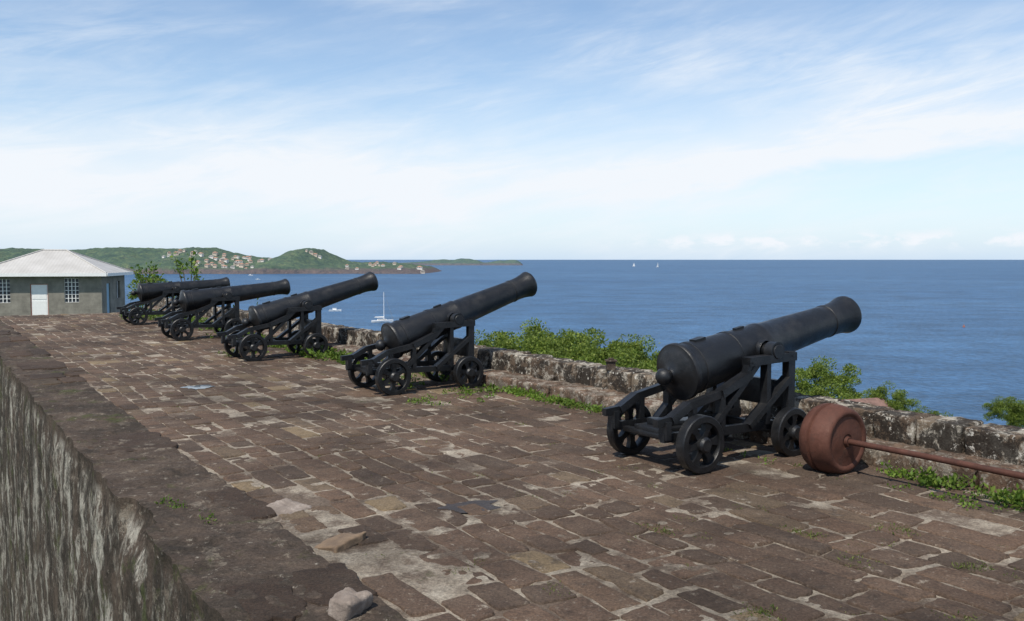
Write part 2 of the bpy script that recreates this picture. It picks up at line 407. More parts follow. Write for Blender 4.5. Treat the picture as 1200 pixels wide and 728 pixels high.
def blockrow(s0,s1,lmin,lmax,ta,tbb,z0,z1,r,amp,name,gap=.008,slope=None,jz=.008,mat=None):
    vs=[];fs=[];s=s0;k=0
    while s<s1:
        l=random.uniform(lmin,lmax); off=float(tb(s+l/2)); dz=random.uniform(-jz,jz);dt=random.uniform(-.01,.01)
        zt=z1+(slope(s+l/2) if slope else 0)
        p=rblock((s+l/2,off+(ta+tbb)/2+dt,(z0+zt)/2+dz/2),(l/2-gap,(tbb-ta)/2,(zt-z0)/2+dz/2),r,amp,k*3.1)
        sl=float(tb(s+l)-tb(s))/l; p[:,1]+=(p[:,0]-(s+l/2))*sl
        X=p[:,0]*D[0]+p[:,1]*N[0];Y=p[:,0]*D[1]+p[:,1]*N[1]
        o=len(vs); vs+=list(zip(X,Y,p[:,2])); fs+=[tuple(i+o for i in f) for f in LF]
        s+=l;k+=1
    return mkmesh(name,vs,fs,[mat or M_PAR])
hs=lambda s: .045*float(sst(5,12,s))
par=mkobj('parapet_wall',blockrow(-5.5,S_END,.32,.56,.34,.70,-.1,.375,.022,.02,'parapet',slope=hs,gap=.011),label='low stepped stone parapet mottled with black and white lichen',category='wall')
mkobj('step',blockrow(-5.6,S_END,.35,.6,-.04,.46,-.1,.165,.03,.022,'step',gap=.012,mat=M_KERB),parent=par)

# ---------- terrain ----------
def Hn(s,t):
    sea=-4.2-.55*np.maximum(0,t-8)-.25*np.maximum(0,t-25)
    sea=np.maximum(sea,-42)
    land=np.full_like(s,-8.8)
    base=np.where(t>4,np.minimum(sea,-4.2),land)
    k=sst(24,30,s)
    pl=-1.97-.0*s
    edge=11.0
    pl=np.where(t>edge,-1.97-.5*(t-edge)-.2*np.maximum(0,t-25),pl); pl=np.maximum(pl,-42)
    z=base*(1-k)+pl*k
    z=z-np.maximum(0,-t-25)*.1
    z=z+ .5*fbm(s*.1,t*.1,81,4)*sst(12,20,t)*np.where(z<-3,1,0)
    return z
sv=np.arange(-90,200,2.0);tv=np.arange(-140,120,2.0)
SS,TT=np.meshgrid(sv,tv,indexing='ij');ZZ=Hn(SS,TT)
ZZ=np.where(SS>110,ZZ-(SS-110)*.5,ZZ)
mkobj('hillside',mkmesh('hillside',np.stack([SS*D[0]+TT*N[0],SS*D[1]+TT*N[1],ZZ],-1).reshape(-1,3),grid(len(sv),len(tv)),[M_SOIL]),kind='structure')
def Hxy(x,y):
    s=np.array([x*D[0]+y*D[1]]);t=np.array([x*N[0]+y*N[1]]); return float(Hn(s,t)[0])
mkobj('sea',mkmesh('sea',[(-90000,-20000,SEA),(90000,-20000,SEA),(90000,90000,SEA),(-90000,90000,SEA)],[(0,1,2,3)],[M_SEA],False),kind='structure')
PXS=[-400,-200,0,20,60,100,140,190,220,238,255,275,300,322,338,350,360,368,380,398,415,440,460,480,500,508,516]
RWS=[ 300, 298,293,291,295,292,290,291.5,291,290,295,299,302,305,299,293,290.5,292,298,306,308,307,308.5,310,312,317,322]
def Hfar(x,y):
    px=600+1039*x/2400
    P=34.65+(304-np.interp(px,PXS,RWS))*2.31; P=np.where(px>516,-6,P-1)
    ysh=2115+50*fbm(x*.006,x*0,91,3)
    d=y-ysh
    cl=np.clip(.40*sst(0,10,d)+.60*sst(10,2400-2115,d),0,1)*(1-sst(2500,2950,y))
    n=fbm(x*.012,y*.012,93,5)
    P2=P*(1+.45*n*sst(2400,2220,y))
    z=SEA-6+ (P2+6)*cl+ 4.5*fbm(x*.06,y*.06,95,4)*sst(15,60,d)*sst(2,20,P)
    return z
xv=np.arange(-2250,-180,7.0);yv=np.arange(2060,2960,8.0)
XX,YY=np.meshgrid(xv,yv,indexing='ij')
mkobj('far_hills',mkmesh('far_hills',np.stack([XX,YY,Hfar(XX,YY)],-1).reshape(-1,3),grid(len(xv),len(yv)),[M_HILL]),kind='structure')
PX2=[470,490,500,512,520,530,540,550,560,567,575,585,590,600,606,611,615]
RW2=[308,307,306,304.5,304,305,303,303.5,305.5,308,307,305,305.5,304.5,305,308,313]
xv=np.arange(-740,100,12.0);yv=np.arange(5100,5700,20.0)
XX,YY=np.meshgrid(xv,yv,indexing='ij')
px=600+1039*XX/5350; P=34.65+(304-np.interp(px,PX2,RW2))*5.15
d=YY-5130; Z=SEA-6+(P+6)*(.5*sst(0,40,d)+.5*sst(30,220,d))*(1-sst(5400,5650,YY))+2*fbm(XX*.03,YY*.03,97,3)
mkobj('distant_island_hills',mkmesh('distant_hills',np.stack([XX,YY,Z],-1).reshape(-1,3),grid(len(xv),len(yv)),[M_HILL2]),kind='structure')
def villa(w,l,h,mw,mr):
    mb=MB(); mb.box(-w/2,w/2,-l/2,l/2,-6,h,0)
    o=.5;r=w*.2
    vs=[(-w/2-o,-l/2-o,h+.02),(w/2+o,-l/2-o,h+.02),(w/2+o,l/2+o,h+.02),(-w/2-o,l/2+o,h+.02),(-w/2+w*.4,-l/2+l*.4,h+r),(w/2-w*.4,-l/2+l*.4,h+r),(w/2-w*.4,l/2-l*.4,h+r),(-w/2+w*.4,l/2-l*.4,h+r)]
    mb.add(vs,[(0,1,5,4),(1,2,6,5),(2,3,7,6),(3,0,4,7),(4,5,6,7),(0,3,2,1)],1)
    for k in range(3): mb.box(-w/2+w*(.12+.3*k),-w/2+w*(.28+.3*k),-l/2-.05,-l/2+.1,.6,h-.8,2)
    return mb.mesh('villa',[mw,mr,M_DGLASS],False)
VM=[villa(13,9,6,M_CREAM,M_ORANGE),villa(16,9,5,M_VWHITE,M_ORANGE),villa(11,8,6,M_CREAM,M_GREY),villa(14,8,5,M_VWHITE,M_GREY)]
LB=['cream villa with terracotta roof on green hillside','white villa with terracotta roof on green hillside','cream villa with dull grey roof on the hillside','white villa with grey roof on the hillside']
for k in range(66):
    if k<44: px=random.gauss(274,22); y=random.uniform(2150,2360)
    elif k<52: px=random.uniform(190,240); y=random.uniform(2150,2320)
    else: px=random.uniform(400,500); y=random.uniform(2150,2350)
    if k in(3,4,5,6): px=345+k*5;y=2330
    x=(px-600)/1039*y; q=random.choice([0,0,0,1,1,2,3])
    zz=float(Hfar(np.array([x]),np.array([y]))[0])
    o=mkobj('villa',VM[q],loc=(x,y,zz+2.0),rot=(0,0,random.uniform(-.6,.6)),label=LB[q],category='house',group='villas on the far hillside')
    sc=random.uniform(.5,.9); o.scale=(sc,sc,sc)

# ---------- cannons ----------
RX=-.47; TZ=.875; FX=1.06
def wheel_mesh(R):
    mb=MB()
    mb.lathe([(-.045,R-.008),(-.037,R),(.037,R),(.045,R-.008),(.045,R-.052),(.036,R-.058),(-.036,R-.058),(-.045,R-.052)],40,'Y',closed=True)
    mb.lathe([(-.075,.0),(-.075,.045),(-.055,.062),(.055,.062),(.075,.045),(.075,0)],24,'Y')
    for k in range(6):
        a=math.pi/3*k; c,s=math.cos(a),math.sin(a)
        w0,w1=.028,.040; r0,r1=.05,R-.045
        pts=[]
        for (r,w) in((r0,w0),((r0+r1)/2,w0*.78),(r1,w1*1.2)):
            for sg in(-1,1): pts.append((r*c-sg*w*s,r*s+sg*w*c))
        y=.026
        vs=[(p[0],-y,p[1]) for p in pts]+[(p[0],y,p[1]) for p in pts]
        mb.add(vs,[(0,1,3,2),(2,3,5,4),(6,8,9,7),(8,10,11,9),(0,2,8,6),(2,4,10,8),(1,7,9,3),(3,9,11,5),(0,6,7,1),(4,5,11,10)])
    return mb.mesh('wheel',[M_IRON])
WR=wheel_mesh(.225);WF=wheel_mesh(.205)
def cheek_mesh():
    mb=MB()
    bars=[((-.30,.285),(1.22,.262),.068),((1.15,.20),(1.15,.865),.082),((.62,.81),(1.20,.824),.070),((.665,.82),(.62,.69),.060),((.645,.705),(.32,.575),.064),
      ((.35,.58),(-.05,.505),.062),((-.03,.515),(-.22,.415),.060),((-.18,.42),(-.37,.405),.060),((.20,.29),(.74,.79),.048),((.64,.28),(1.13,.64),.048),
      ((.33,.29),(.33,.56),.048),((-.27,.41),(-.27,.27),.052),((0,.19),(0,.32),.12),((FX,.17),(FX,.31),.12),((.02,.50),(.02,.30),.048),((.86,.28),(.86,.80),.048)]
    for i,(a,b,w) in enumerate(bars):
        th=.024+.0015*((i*7)%16)
        mb.bar((a[0]+RX,a[1]),(b[0]+RX,b[1]),w,-th,th)
    mb.lathe([(-.042,.066),(.042,.066),(.042,.083),(-.042,.083)],24,'Y',c=(.96+RX,0,TZ),closed=True)
    for p in((1.15,.83),(.66,.80),(.33,.57),(0,.28),(FX,.27),(1.15,.45)):
        for sg in(-1,1): mb.lathe([(sg*.045,0),(sg*.057,.010),(sg*.057,.0001)],8,'Y',c=(p[0]+RX,0,p[1]))
    return mb.mesh('cheek',[M_IRON],bevel=.004)
CH=cheek_mesh()
mb=MB()
prof=[(-1.04,0.0),(-1.038,.03),(-1.02,.055),(-.99,.07),(-.955,.066),(-.93,.045),(-.915,.042),(-.895,.06),(-.88,.11),(-.865,.15),(-.85,.19),(-.84,.205),(-.835,.232),(-.825,.238),(-.795,.238),(-.785,.232),(-.78,.215),(-.74,.213),
 (-.70,.212),(-.695,.219),(-.665,.219),(-.66,.211),(-.25,.197),(-.245,.203),(-.215,.203),(-.21,.193),(-.05,.189),(.10,.185),(.12,.190),(.15,.190),(.165,.18),(.5,.167),(.9,.152),(1.06,.147),(1.065,.153),(1.09,.153),(1.095,.147),
 (1.16,.147),(1.24,.152),(1.32,.166),(1.36,.178),(1.385,.176),(1.395,.164),(1.41,.158),(1.415,.15),(1.415,.078),(1.405,.07),(1.0,.07),(.999,0)]
mb.lathe(prof,48,'X')
mb.lathe([(-.352,0),(-.352,.056),(-.346,.062),(.346,.062),(.352,.056),(.352,0)],24,'Y')
mb.lathe([(-.22,.085),(-.20,.092),(.20,.092),(.22,.085),(.22,0.0)],20,'Y')
mb.box(-.62,-.50,-.035,.035,.195,.222); mb.box(-.12,-.02,-.02,.02,.18,.205)
BAR=mb.mesh('barrel',[M_IRON],sharp=40)
mb=MB(); mb.box(-.035,.035,-.47,.47,-.035,.035); mb.lathe([(-.475,0),(-.475,.03),(-.46,.036),(.46,.036),(.475,.03),(.475,0)],16,'Y'); AX=mb.mesh('axle',[M_IRON],bevel=.003)
mb=MB(); mb.box(-.045,.025,-.274,.274,-.11,.11); TR=mb.mesh('transom',[M_IRON],bevel=.006)
mb=MB(); mb.box(-.30,.34,-.15,.15,-.025,.025); mb.box(-.31,-.25,-.274,.274,-.05,-.01);mb.box(.26,.32,-.274,.274,-.05,-.01)
mb.add([(-.22,-.09,.026),(.16,-.09,.026),(.16,.09,.026),(-.22,.09,.026),(-.22,-.09,.08),(.16,-.09,.04),(.16,.09,.04),(-.22,.09,.08)],[(0,3,2,1),(4,5,6,7),(0,1,5,4),(1,2,6,5),(2,3,7,6),(3,0,4,7)])
BED=mb.mesh('quoin_bed',[M_IRON],bevel=.004)
CANN=[(5.2,5.42,10.3,0,'matt black iron cannon on four-wheeled carriage beside a rusty drum'),
      (10.05,5.2,18,0,'black iron cannon pointing steeply seaward over stone parapet'),
      (14.5,4.90,16,0,'black iron cannon raised high on wheeled carriage amid weeds'),
      (18.95,4.86,7,0,'black iron cannon on wheeled carriage, barrel slightly raised'),
      (23.95,5.0,5,0,'black iron cannon on wheeled carriage beside green weeds')]
for (s,t,el,dh,lab) in CANN:
    x,y=W(s,t)
    e=mkobj('cannon',None,loc=(x,y,.009),rot=(0,0,A+math.radians(dh)),label=lab,category='cannon',group='row of cannons along the parapet')
    mkobj('barrel',BAR,e,(.96+RX,0,TZ),(0,-math.radians(el),0))
    mkobj('cheek',CH,e,(0,.30,0)); mkobj('cheek',CH,e,(0,-.30,0))
    mkobj('axle',AX,e,(RX,0,.225)); mkobj('axle',AX,e,(FX+RX,0,.205))
    for xx,R,mm in((0,.225,WR),(FX,.205,WF)):
        for sg in(-1,1): mkobj('wheel',mm,e,(xx+RX,sg*.405,R),(0,random.uniform(0,1),0))
    mkobj('transom',TR,e,(1.15+RX,0,.50)); mkobj('quoin_bed',BED,e,(.12+RX,0,.29))

mb=MB()
mb.lathe([(.012,.0),(.012,.05),(.004,.058),(.004,.10),(.010,.12),(.012,.19),(.004,.20),(-.002,.215),(.002,.232),(.02,.247),(.05,.256),(.10,.266),(.14,.270),(.150,.254),(.168,.252),(.178,.270),(.22,.264),(.26,.244),(.29,.205),(.315,.145),(.325,.08),(.326,0)],56,'X')
e=mkobj('rusty_drum',None,loc=(*W(4.12,5.83),.268),rot=(0,0,A+math.pi/2),label='rusty iron winch drum with long rod beside the parapet',category='drum')
mkobj('drum_body',mb.mesh('drum_body',[M_RUST],sharp=40),e)
mb=MB(); mb.tube([(.05,0,0),(-.6,0,.002),(-1.5,0,-.004),(-2.6,0,-.02)],[.023,.022,.023,.022],12); mb.lathe([(-.015,.02),(-.015,.036),(.02,.042)],16,'X')
mkobj('rod',mb.mesh('rod',[M_RUST2]),e)

# ---------- foliage ----------
def leafquads(C,size,up=.5,wid=.28):
    n=len(C); d=rng.normal(size=(n,3)); d[:,2]=d[:,2]*.6+up; d/=np.linalg.norm(d,axis=1,keepdims=True)
    r=rng.normal(size=(n,3)); s=np.cross(d,r); s/=np.linalg.norm(s,axis=1,keepdims=True)
    nn=np.cross(d,s)
    L=(size*rng.uniform(.6,1.3,n))[:,None]
    a=C; b=C+d*L*.5+s*L*wid+nn*L*.05; c=C+d*L; e=C+d*L*.5-s*L*wid+nn*L*.05
    V=np.stack([a,b,c,e],1).reshape(-1,3)
    F=[(4*i,4*i+1,4*i+2,4*i+3) for i in range(n)]
    return V,F
def crown_pts(R,H,nclump,per,cz):
    C=[]
    for k in range(nclump):
        th=rng.uniform(0,2*math.pi);ph=math.acos(rng.uniform(-.5,1)); rr=rng.uniform(.5,1.05)
        c=np.array([R*rr*math.sin(ph)*math.cos(th),R*rr*math.sin(ph)*math.sin(th),cz+H*rr*math.cos(ph)])
        g=rng.normal(size=(per,3)); g/=np.linalg.norm(g,axis=1,keepdims=True)
        q=c+g*(rng.uniform(.3,1,per)**.5)[:,None]*R*rng.uniform(.15,.31)*np.array([1,1,.7])
        C.append(q)
    return np.concatenate(C)
def tree_meshes(k,R=2.5,H=2.0,Ht=8,leaf=.145,nc=74,per=230):
    mb=MB(); b=Ht-H*1.2
    mb.tube([(0,0,-.5),(.1,.05,b*.4),(-.1,.1,b*.8),(0,0,b)],[.24,.19,.15,.12],8)
    for i in range(6):
        a=i*1.05+k; r=R*.7
        mb.tube([(0,0,b*.75),(r*.4*math.cos(a),r*.4*math.sin(a),b+.2*H),(r*math.cos(a),r*math.sin(a),b+H*.7)],[.1,.06,.025],6)
    tm=mb.mesh('trunk',[M_BARK])
    V,F=leafquads(crown_pts(R,H,nc,per,Ht-H),leaf)
    return tm,mkmesh('crown',V,F,[M_LEAF],False)
TM=[tree_meshes(k) for k in range(3)]+[tree_meshes(5,nc=22,per=70,leaf=.3)]
def tree(x,y,top,R,k,lab='dense green tree on the slope below the fort'):
    g=Hxy(x,y); h=top-g; e=mkobj('tree',None,loc=(x,y,g),rot=(0,0,random.uniform(0,6)),label=lab,category='tree')
    e.scale=(R/2.5,R/2.5,h/8)
    mkobj('trunk',TM[k][0],e); b=mkobj('crown',TM[k][1],e)
    f=(R/2.5)/(h/8)
    b.scale=(1,1,f); b.location=(0,0,8*(1-f))
for (x,y,top,R) in [(-1.3,50,-2.7,2.3),(1.1,52,-2.4,2.9),(3.1,47,-2.0,2.7),(4.7,43,-2.1,2.2),(5.8,40,-2.2,1.9),(6.6,37,-2.5,1.5),(2.2,44,-2.2,2.4),(0,44,-2.5,2.3),
   (-.4,38,-2.6,1.9),(1.4,36,-2.3,2.0),(3.0,35,-2.3,2.0),(4.7,34,-2.4,1.9),(5.9,33,-2.6,1.5),(0.1,29,-2.5,1.7),(2.2,28,-2.4,1.8),(4.0,28.5,-2.5,1.7),(5.2,27,-2.7,1.3),(.9,24,-2.35,1.3),(2.6,23,-2.35,1.3),(4.1,22,-2.5,1.2),
   (10.5,29.5,-1.75,1.15),(9.7,27,-2.3,1.15),(11.2,26.3,-2.15,.75),(11.0,24,-2.6,.7),(12.0,25.5,-2.75,.8),(10.5,18.6,-1.25,.42),(11.2,19.3,-1.6,.4)]:
    tree(x,y,top,R,random.randrange(3))
for (x,y,top,R) in [(-17.4,43,.9,.9),(-16.0,40,.35,.8),(-19.3,47,.6,.9),(-15.2,37,.0,.8),(-14.4,40,-.1,.9),(-8.2,26,.0,.6),(-7.2,23.5,-.3,.5),(-12.5,34,-.2,.8)]:
    tree(x,y,top,R,3,'sparse light green bushy tree beside the block house')
def sapling(x,y,top,seed):
    rng2=np.random.default_rng(seed); g=Hxy(x,y); h=top-g
    e=mkobj('sapling',None,loc=(x,y,g),label='thin leggy sapling with sparse yellow-green leaves',category='sapling')
    mb=MB(); C=[]
    for i in range(5):
        a=i*1.3; sp=.25+.08*i
        pts=[(0,0,h*.3),(sp*.4*math.cos(a),sp*.4*math.sin(a),h*.65),(sp*math.cos(a),sp*math.sin(a),h*(.82+.04*i))]
        mb.tube(pts,[.03,.02,.01],6)
        for q in range(26):
            f=rng2.uniform(.78,1.02); C.append([sp*f*math.cos(a)+rng2.normal()*.07,sp*f*math.sin(a)+rng2.normal()*.07,h*(.3+(.52+.04*i)*f)+rng2.normal()*.06])
    mb.tube([(0,0,-.3),(.02,0,h*.35)],[.05,.03],6)
    mkobj('trunk',mb.mesh('trunk',[M_BARK]),e)
    V,F=leafquads(np.array(C),.16); mkobj('crown',mkmesh('crown',V,F,[M_WEED],False),e)
sapling(-10.9,30,1.95,1);sapling(-13.6,33.5,1.5,2);sapling(-10.0,28.5,1.0,3);sapling(-7.0,24.0,.55,4);sapling(-16,39,1.4,5)
WC=[];WS=[]
def patch(s,t,rs,rt,n,h,z0=.012,sz=.04):
    for i in range(n):
        ss=s+rng.normal()*rs; tt=t+rng.normal()*rt
        tt=min(tt,float(tb(ss))-.06)
        x,y=W(ss,tt); k=rng.integers(10,22); hh=h*rng.uniform(.2,1.2)
        for j in range(k):
            WC.append([x+rng.normal()*.03,y+rng.normal()*.03,z0+max(0,hh*rng.uniform(-.1,.9))]); WS.append(sz*rng.uniform(.6,1.3))
patch(3.6,6.12,.16,.07,42,.09);patch(2.95,6.08,.14,.10,34,.08);patch(2.5,6.05,.12,.12,30,.09);patch(2.0,6.0,.2,.15,20,.08);patch(3.2,5.85,.35,.12,20,.035,sz=.026)
patch(7.6,6.04,.6,.04,50,.06,sz=.035);patch(8.6,6.0,.5,.05,60,.08,sz=.04);patch(9.2,5.6,.2,.2,26,.05,sz=.035);patch(10.6,5.3,.3,.15,26,.05,sz=.035);patch(11.5,5.9,.6,.06,50,.08)
patch(9.0,4.75,.15,.12,14,.04,sz=.03)
patch(13.3,5.65,.6,.1,70,.12,sz=.06);patch(14.6,5.6,.5,.15,60,.14,sz=.06);patch(16.5,5.6,.6,.1,60,.14,sz=.06);patch(18,5.6,.5,.2,50,.13,sz=.06);patch(20.5,5.7,.7,.15,50,.18,sz=.07);patch(15.3,4.6,.3,.2,20,.06)
patch(23,5.7,.8,.15,60,.2,sz=.07);patch(26,5.4,.8,.3,60,.25,sz=.07)
patch(6.1,1.34,.12,.03,10,.03,.01,.024);patch(5.7,1.45,.10,.03,5,.02,.02,.018)
patch(4.9,5.7,.5,.1,6,.03,sz=.025)
V,F=leafquads(np.array(WC),np.array(WS),.9)
V=list(map(tuple,V));MI=[0]*len(F)
WC=[];WS=[]
for i in range(190):
    s=rng.uniform(1.5,18);t=rng.uniform(1.9,6.0); patch(s,t,.035,.02,rng.integers(1,3),.006,.006,.014)
for (s,t) in [(2.5,4.6),(2.1,3.9),(3.1,4.9),(2.7,3.2),(3.9,3.7),(3.4,4.35),(2.2,5.0),(2.9,4.2)]: patch(s,t,.07,.03,9,.010,.006,.020)
V2,F2=leafquads(np.array(WC),np.array(WS),1.0,.16)
o=len(V); V+=list(map(tuple,V2)); F+=[tuple(i+o for i in f) for f in F2]; MI+=[1]*len(F2)
mkobj('weeds',mkmesh('weeds',V,F,[M_WEED,M_GRASS],False,None,MI),kind='stuff',label='leafy green weeds growing along the parapet foot',category='weeds')

def puddle(x,y,rx,ry,rot,z,mat,lab):
    vs=[(0,0,0)];n=60
    for i in range(n):
        a=2*math.pi*i/n; k=1+.8*float(fbm(np.array([math.cos(a)*1.5+x]),np.array([math.sin(a)*1.5]),7,3)[0])
        vs.append((rx*k*math.cos(a),ry*k*math.sin(a),0))
    mkobj('puddle',mkmesh('puddle',vs,[(0,i+1,(i+1)%n+1) for i in range(n)],[mat],False),loc=(x,y,z),rot=(0,0,rot),label=lab,category='puddle')
puddle(-4.05,11.3,.18,.22,.3,.0165,M_PUD,'small puddle of rainwater reflecting blue sky on paving')
puddle(-.27,5.82,.18,.13,.3,.0115,M_WET,'small dark wet patch of rainwater on paving')
def rock(s,t,z,h,seed,mat,lab):
    p=rblock((0,0,0),h,min(h)*.4,min(h)*.6,seed); n=fbm(p[:,0]*20+seed,p[:,1]*20+p[:,2]*9,seed,3); p=p*(1+.2*n[:,None])
    mkobj('loose_stone',mkmesh('stone',p,LF,[mat]),loc=(*W(s,t),z),rot=(random.uniform(-.15,.15),random.uniform(-.15,.15),A+random.uniform(-.6,.6)),label=lab,category='stone',group='loose stones on the rampart edge')
m=NT('tan_stone');M_TAN=m.fin(m.ramp(m.noise(9,8,.75),[(.3,(.09,.06,.04)),(.7,(.22,.15,.09))]),.9,m.bump(m.noise(30,7,.7),.7,.01))
m=NT('pale_stone');M_PALE=m.fin(m.ramp(m.noise(9,8,.75),[(.3,(.13,.10,.08)),(.55,(.24,.195,.16)),(.7,(.40,.34,.29))]),.9,m.bump(m.noise(30,7,.7),.9,.014))
rock(3.76,1.60,.05,(.085,.07,.055),1,M_PALE,'pale pinkish weathered loose stone on the wall coping')
rock(4.75,1.98,.010,(.14,.09,.022),2,M_TAN,'flat tan broken slab on the wall coping')
rock(5.6,1.94,.0,(.15,.12,.022),4,M_PALE,'broad pale grey worn slab near the coping')

# ---------- block house ----------
hx,hy=-25.0,54.0; zb=-1.95
ha=math.atan2(.174,.985)
e=mkobj('block_house',None,loc=(hx,hy,zb),rot=(0,0,ha),label='small grey concrete block house with pale hipped metal roof',category='house')
mb=MB()
Lh,Dh,Hh=6.9,5.5,2.72
def wall_with(openings,L,H,fn):
    a=0
    for (a0,a1,z0,z1) in sorted(openings):
        fn(a,a0,0,H); 
        if z0>0: fn(a0,a1,0,z0)
        fn(a0,a1,z1,H); a=a1
    fn(a,L,0,H)
fo=[(1.3,2.12,1.0,2.45),(3.04,4.04,.15,2.12),(5.15,6.0,1.0,2.42)]
wall_with(fo,Lh,Hh,lambda a,b,z0,z1: mb.box(-b,-a,0,.2,z0-(.3 if z0==0 else 0),z1))
so=[(.9,1.7,.05,2.1),(3.2,4.1,1.1,2.2)]
wall_with(so,Dh-.2,Hh,lambda a,b,z0,z1: mb.box(-.2,0,.2+a,.2+b,z0-(.3 if z0==0 else 0),z1))
mb.box(-Lh,-.2,Dh-.2,Dh,-.3,Hh); mb.box(-Lh,-Lh+.2,.2,Dh-.2,-.3,Hh)
mkobj('wall',mb.mesh('wall',[M_BLOCK],False),e)
mb=MB(); o=.4;zr=Hh+.03;ap=Hh+1.45
vs=[(-Lh-o,-o,zr),(o,-o,zr),(o,Dh+o,zr),(-Lh-o,Dh+o,zr),(-Lh+2.75,Dh/2,ap),(-2.75,Dh/2,ap)]
mb.add(vs,[(0,1,5,4),(1,2,5),(2,3,4,5),(3,0,4)]);
vs2=[(x,y,z-.12) for x,y,z in vs]; mb.add(vs2,[(0,1,5,4),(1,2,5),(2,3,4,5),(3,0,4)])
for a,b in((0,1),(1,2),(2,3),(3,0)): mb.add([vs[a],vs[b],vs2[b],vs2[a]],[(0,1,2,3)])
for a,b in((4,5),(0,4),(3,4),(1,5),(2,5)):
    mb.tube([Vector(vs[a])+Vector((0,0,.02)),Vector(vs[b])+Vector((0,0,.02))],[.05,.05],6)
mkobj('roof',mb.mesh('roof',[M_ROOF],False),e)
mb=MB(); mb.box(-4.0,-3.08,.06,.11,.15,2.08,0); mb.box(-3.94,-3.14,.045,.06,1.2,2.0,0);mb.box(-3.94,-3.14,.045,.06,.25,1.1,0)
mb.box(-4.04,-4.0,.03,.12,.15,2.12,1);mb.box(-3.08,-3.04,.03,.12,.15,2.12,1);mb.box(-4.0,-3.08,.03,.12,2.08,2.12,1)
mkobj('door',mb.mesh('door',[M_WHITE,M_REDBR],False),e)
for (a0,a1,z0,z1) in(fo[0],fo[2]):
    mb=MB(); mb.box(-a1,-a0,.10,.12,z0,z1,0)
    n=4
    for k in range(n+1):
        xx=-a1+(a1-a0)*k/n; mb.box(xx-.02,xx+.02,.05,.09,z0,z1,1)
    for k in range(7):
        zz=z0+(z1-z0)*k/6; mb.box(-a1,-a0,.045,.085,zz-.015,zz+.015,1)
    mkobj('window',mb.mesh('window',[M_DGLASS,M_WHITE],False),e)
mb=MB(); mb.box(-.12,-.07,1.1,1.9,.05,2.1); mkobj('side_door',mb.mesh('side_door',[M_BLUE],False),e,label='pale blue side door')
mb=MB(); mb.box(-.12,-.08,3.4,4.3,1.1,2.2,0); mb.box(-.07,-.04,3.83,3.87,1.1,2.2,1); mkobj('window',mb.mesh('window',[M_DGLASS,M_WHITE],False),e)
mb=MB(); mb.box(-Lh-o-.02,o+.02,-o-.08,-o-.03,zr-.17,zr+.02); mb.box(o+.03,o+.08,-o-.02,Dh+o,zr-.17,zr+.02); mkobj('gutter',mb.mesh('gutter',[M_WHITE],False),e)

x,y=9.3,25.5
e=mkobj('cottage',None,loc=(x,y,-9.72),rot=(0,0,.3),label='cottage with weathered red roof on the slope below',category='house')
mb=MB(); mb.box(-1.6,1.6,-1.4,1.4,-4,6.3); mkobj('wall',mb.mesh('wall',[M_CREAM],False),e)
mb=MB(); mb.add([(-1.9,-1.7,6.28),(1.9,-1.7,6.28),(1.9,1.7,6.28),(-1.9,1.7,6.28),(-1.7,0,7.3),(1.7,0,7.3)],[(0,1,5,4),(2,3,4,5),(1,2,5),(3,0,4),(0,3,2,1)]); mkobj('roof',mb.mesh('roof',[M_OLDROOF],False),e)
mb=MB(); x,y=W(7.75,6.55); mb.box(-.05,.05,-.05,.05,0,.10); mb.box(-.065,.065,-.065,.065,.10,.12); mb.box(-.03,.03,-.03,.03,.12,.14)
mkobj('stone_marker',mb.mesh('marker',[M_WALL],False,bevel=.006),loc=(x,y,.385),label='small dark stub post standing on the parapet top',category='post')

# ---------- boats ----------
def yacht(x,y,rot,sc,lab,sail=False):
    e=mkobj('sailboat',None,loc=(x,y,SEA),rot=(0,0,rot),label=lab,category='sailboat'); e.scale=(sc,sc,sc)
    mb=MB(); st=[(-5.5,1.1,1.0),(-4,1.5,1.0),(-1,1.75,1.0),(2,1.45,1.1),(4,.8,1.25),(5.6,.05,1.4)]
    vs=[];n=5
    for (xx,w,h) in st: vs+=[(xx,-w,h),(xx,-w*.8,.1),(xx,0,-.5),(xx,w*.8,.1),(xx,w,h)]
    fs=grid(len(st),n)+[(i*n,(i+1)*n,(i+1)*n+4,i*n+4) for i in range(len(st)-1)]+[(0,1,2,3,4)]
    mb.add(vs,fs); mkobj('hull',mb.mesh('hull',[M_WHITE],False),e)
    mb=MB(); mb.box(-2.5,2,-.9,.9,1.0,1.65); mb.box(-2.3,1.8,-.93,.93,1.25,1.5,1); mkobj('cabin',mb.mesh('cabin',[M_WHITE,M_DGLASS],False),e)
    mb=MB(); mb.tube([(.8,0,1.2),(.8,0,15.5)],[.17,.11],8); mb.tube([(.8,-1,9),(.8,1,9)],[.06,.06],6); mkobj('mast',mb.mesh('mast',[M_WHITE]),e)
    mb=MB(); mb.tube([(.8,0,2.4),(-4,0,2.5)],[.1,.1],8); mb.tube([(.7,0,2.7),(-3.8,0,2.7)],[.26,.2],8); mkobj('boom',mb.mesh('boom',[M_WHITE]),e)
    mb=MB(); mb.tube([(.8,0,15.4),(5.5,0,1.4)],[.04,.06],6); mb.tube([(.8,0,15.4),(-5.4,0,1.1)],[.02,.02],6); mkobj('rigging',mb.mesh('rigging',[M_GREY]),e)
    if sail:
        mb=MB(); mb.add([(.6,0,2.8),(-4,.4,2.8),(.6,0,15),(1,.1,14.5),(5.3,.1,1.6),(1.2,.7,2)],[(0,1,2),(3,4,5)]); mkobj('sail',mb.mesh('sail',[M_WHITE],False),e)
yacht(-71.5,488,.25,1.08,'white single-masted yacht moored on calm blue sea')
yacht(640,3900,.8,1.5,'white sailing yacht far out under full sail',True)
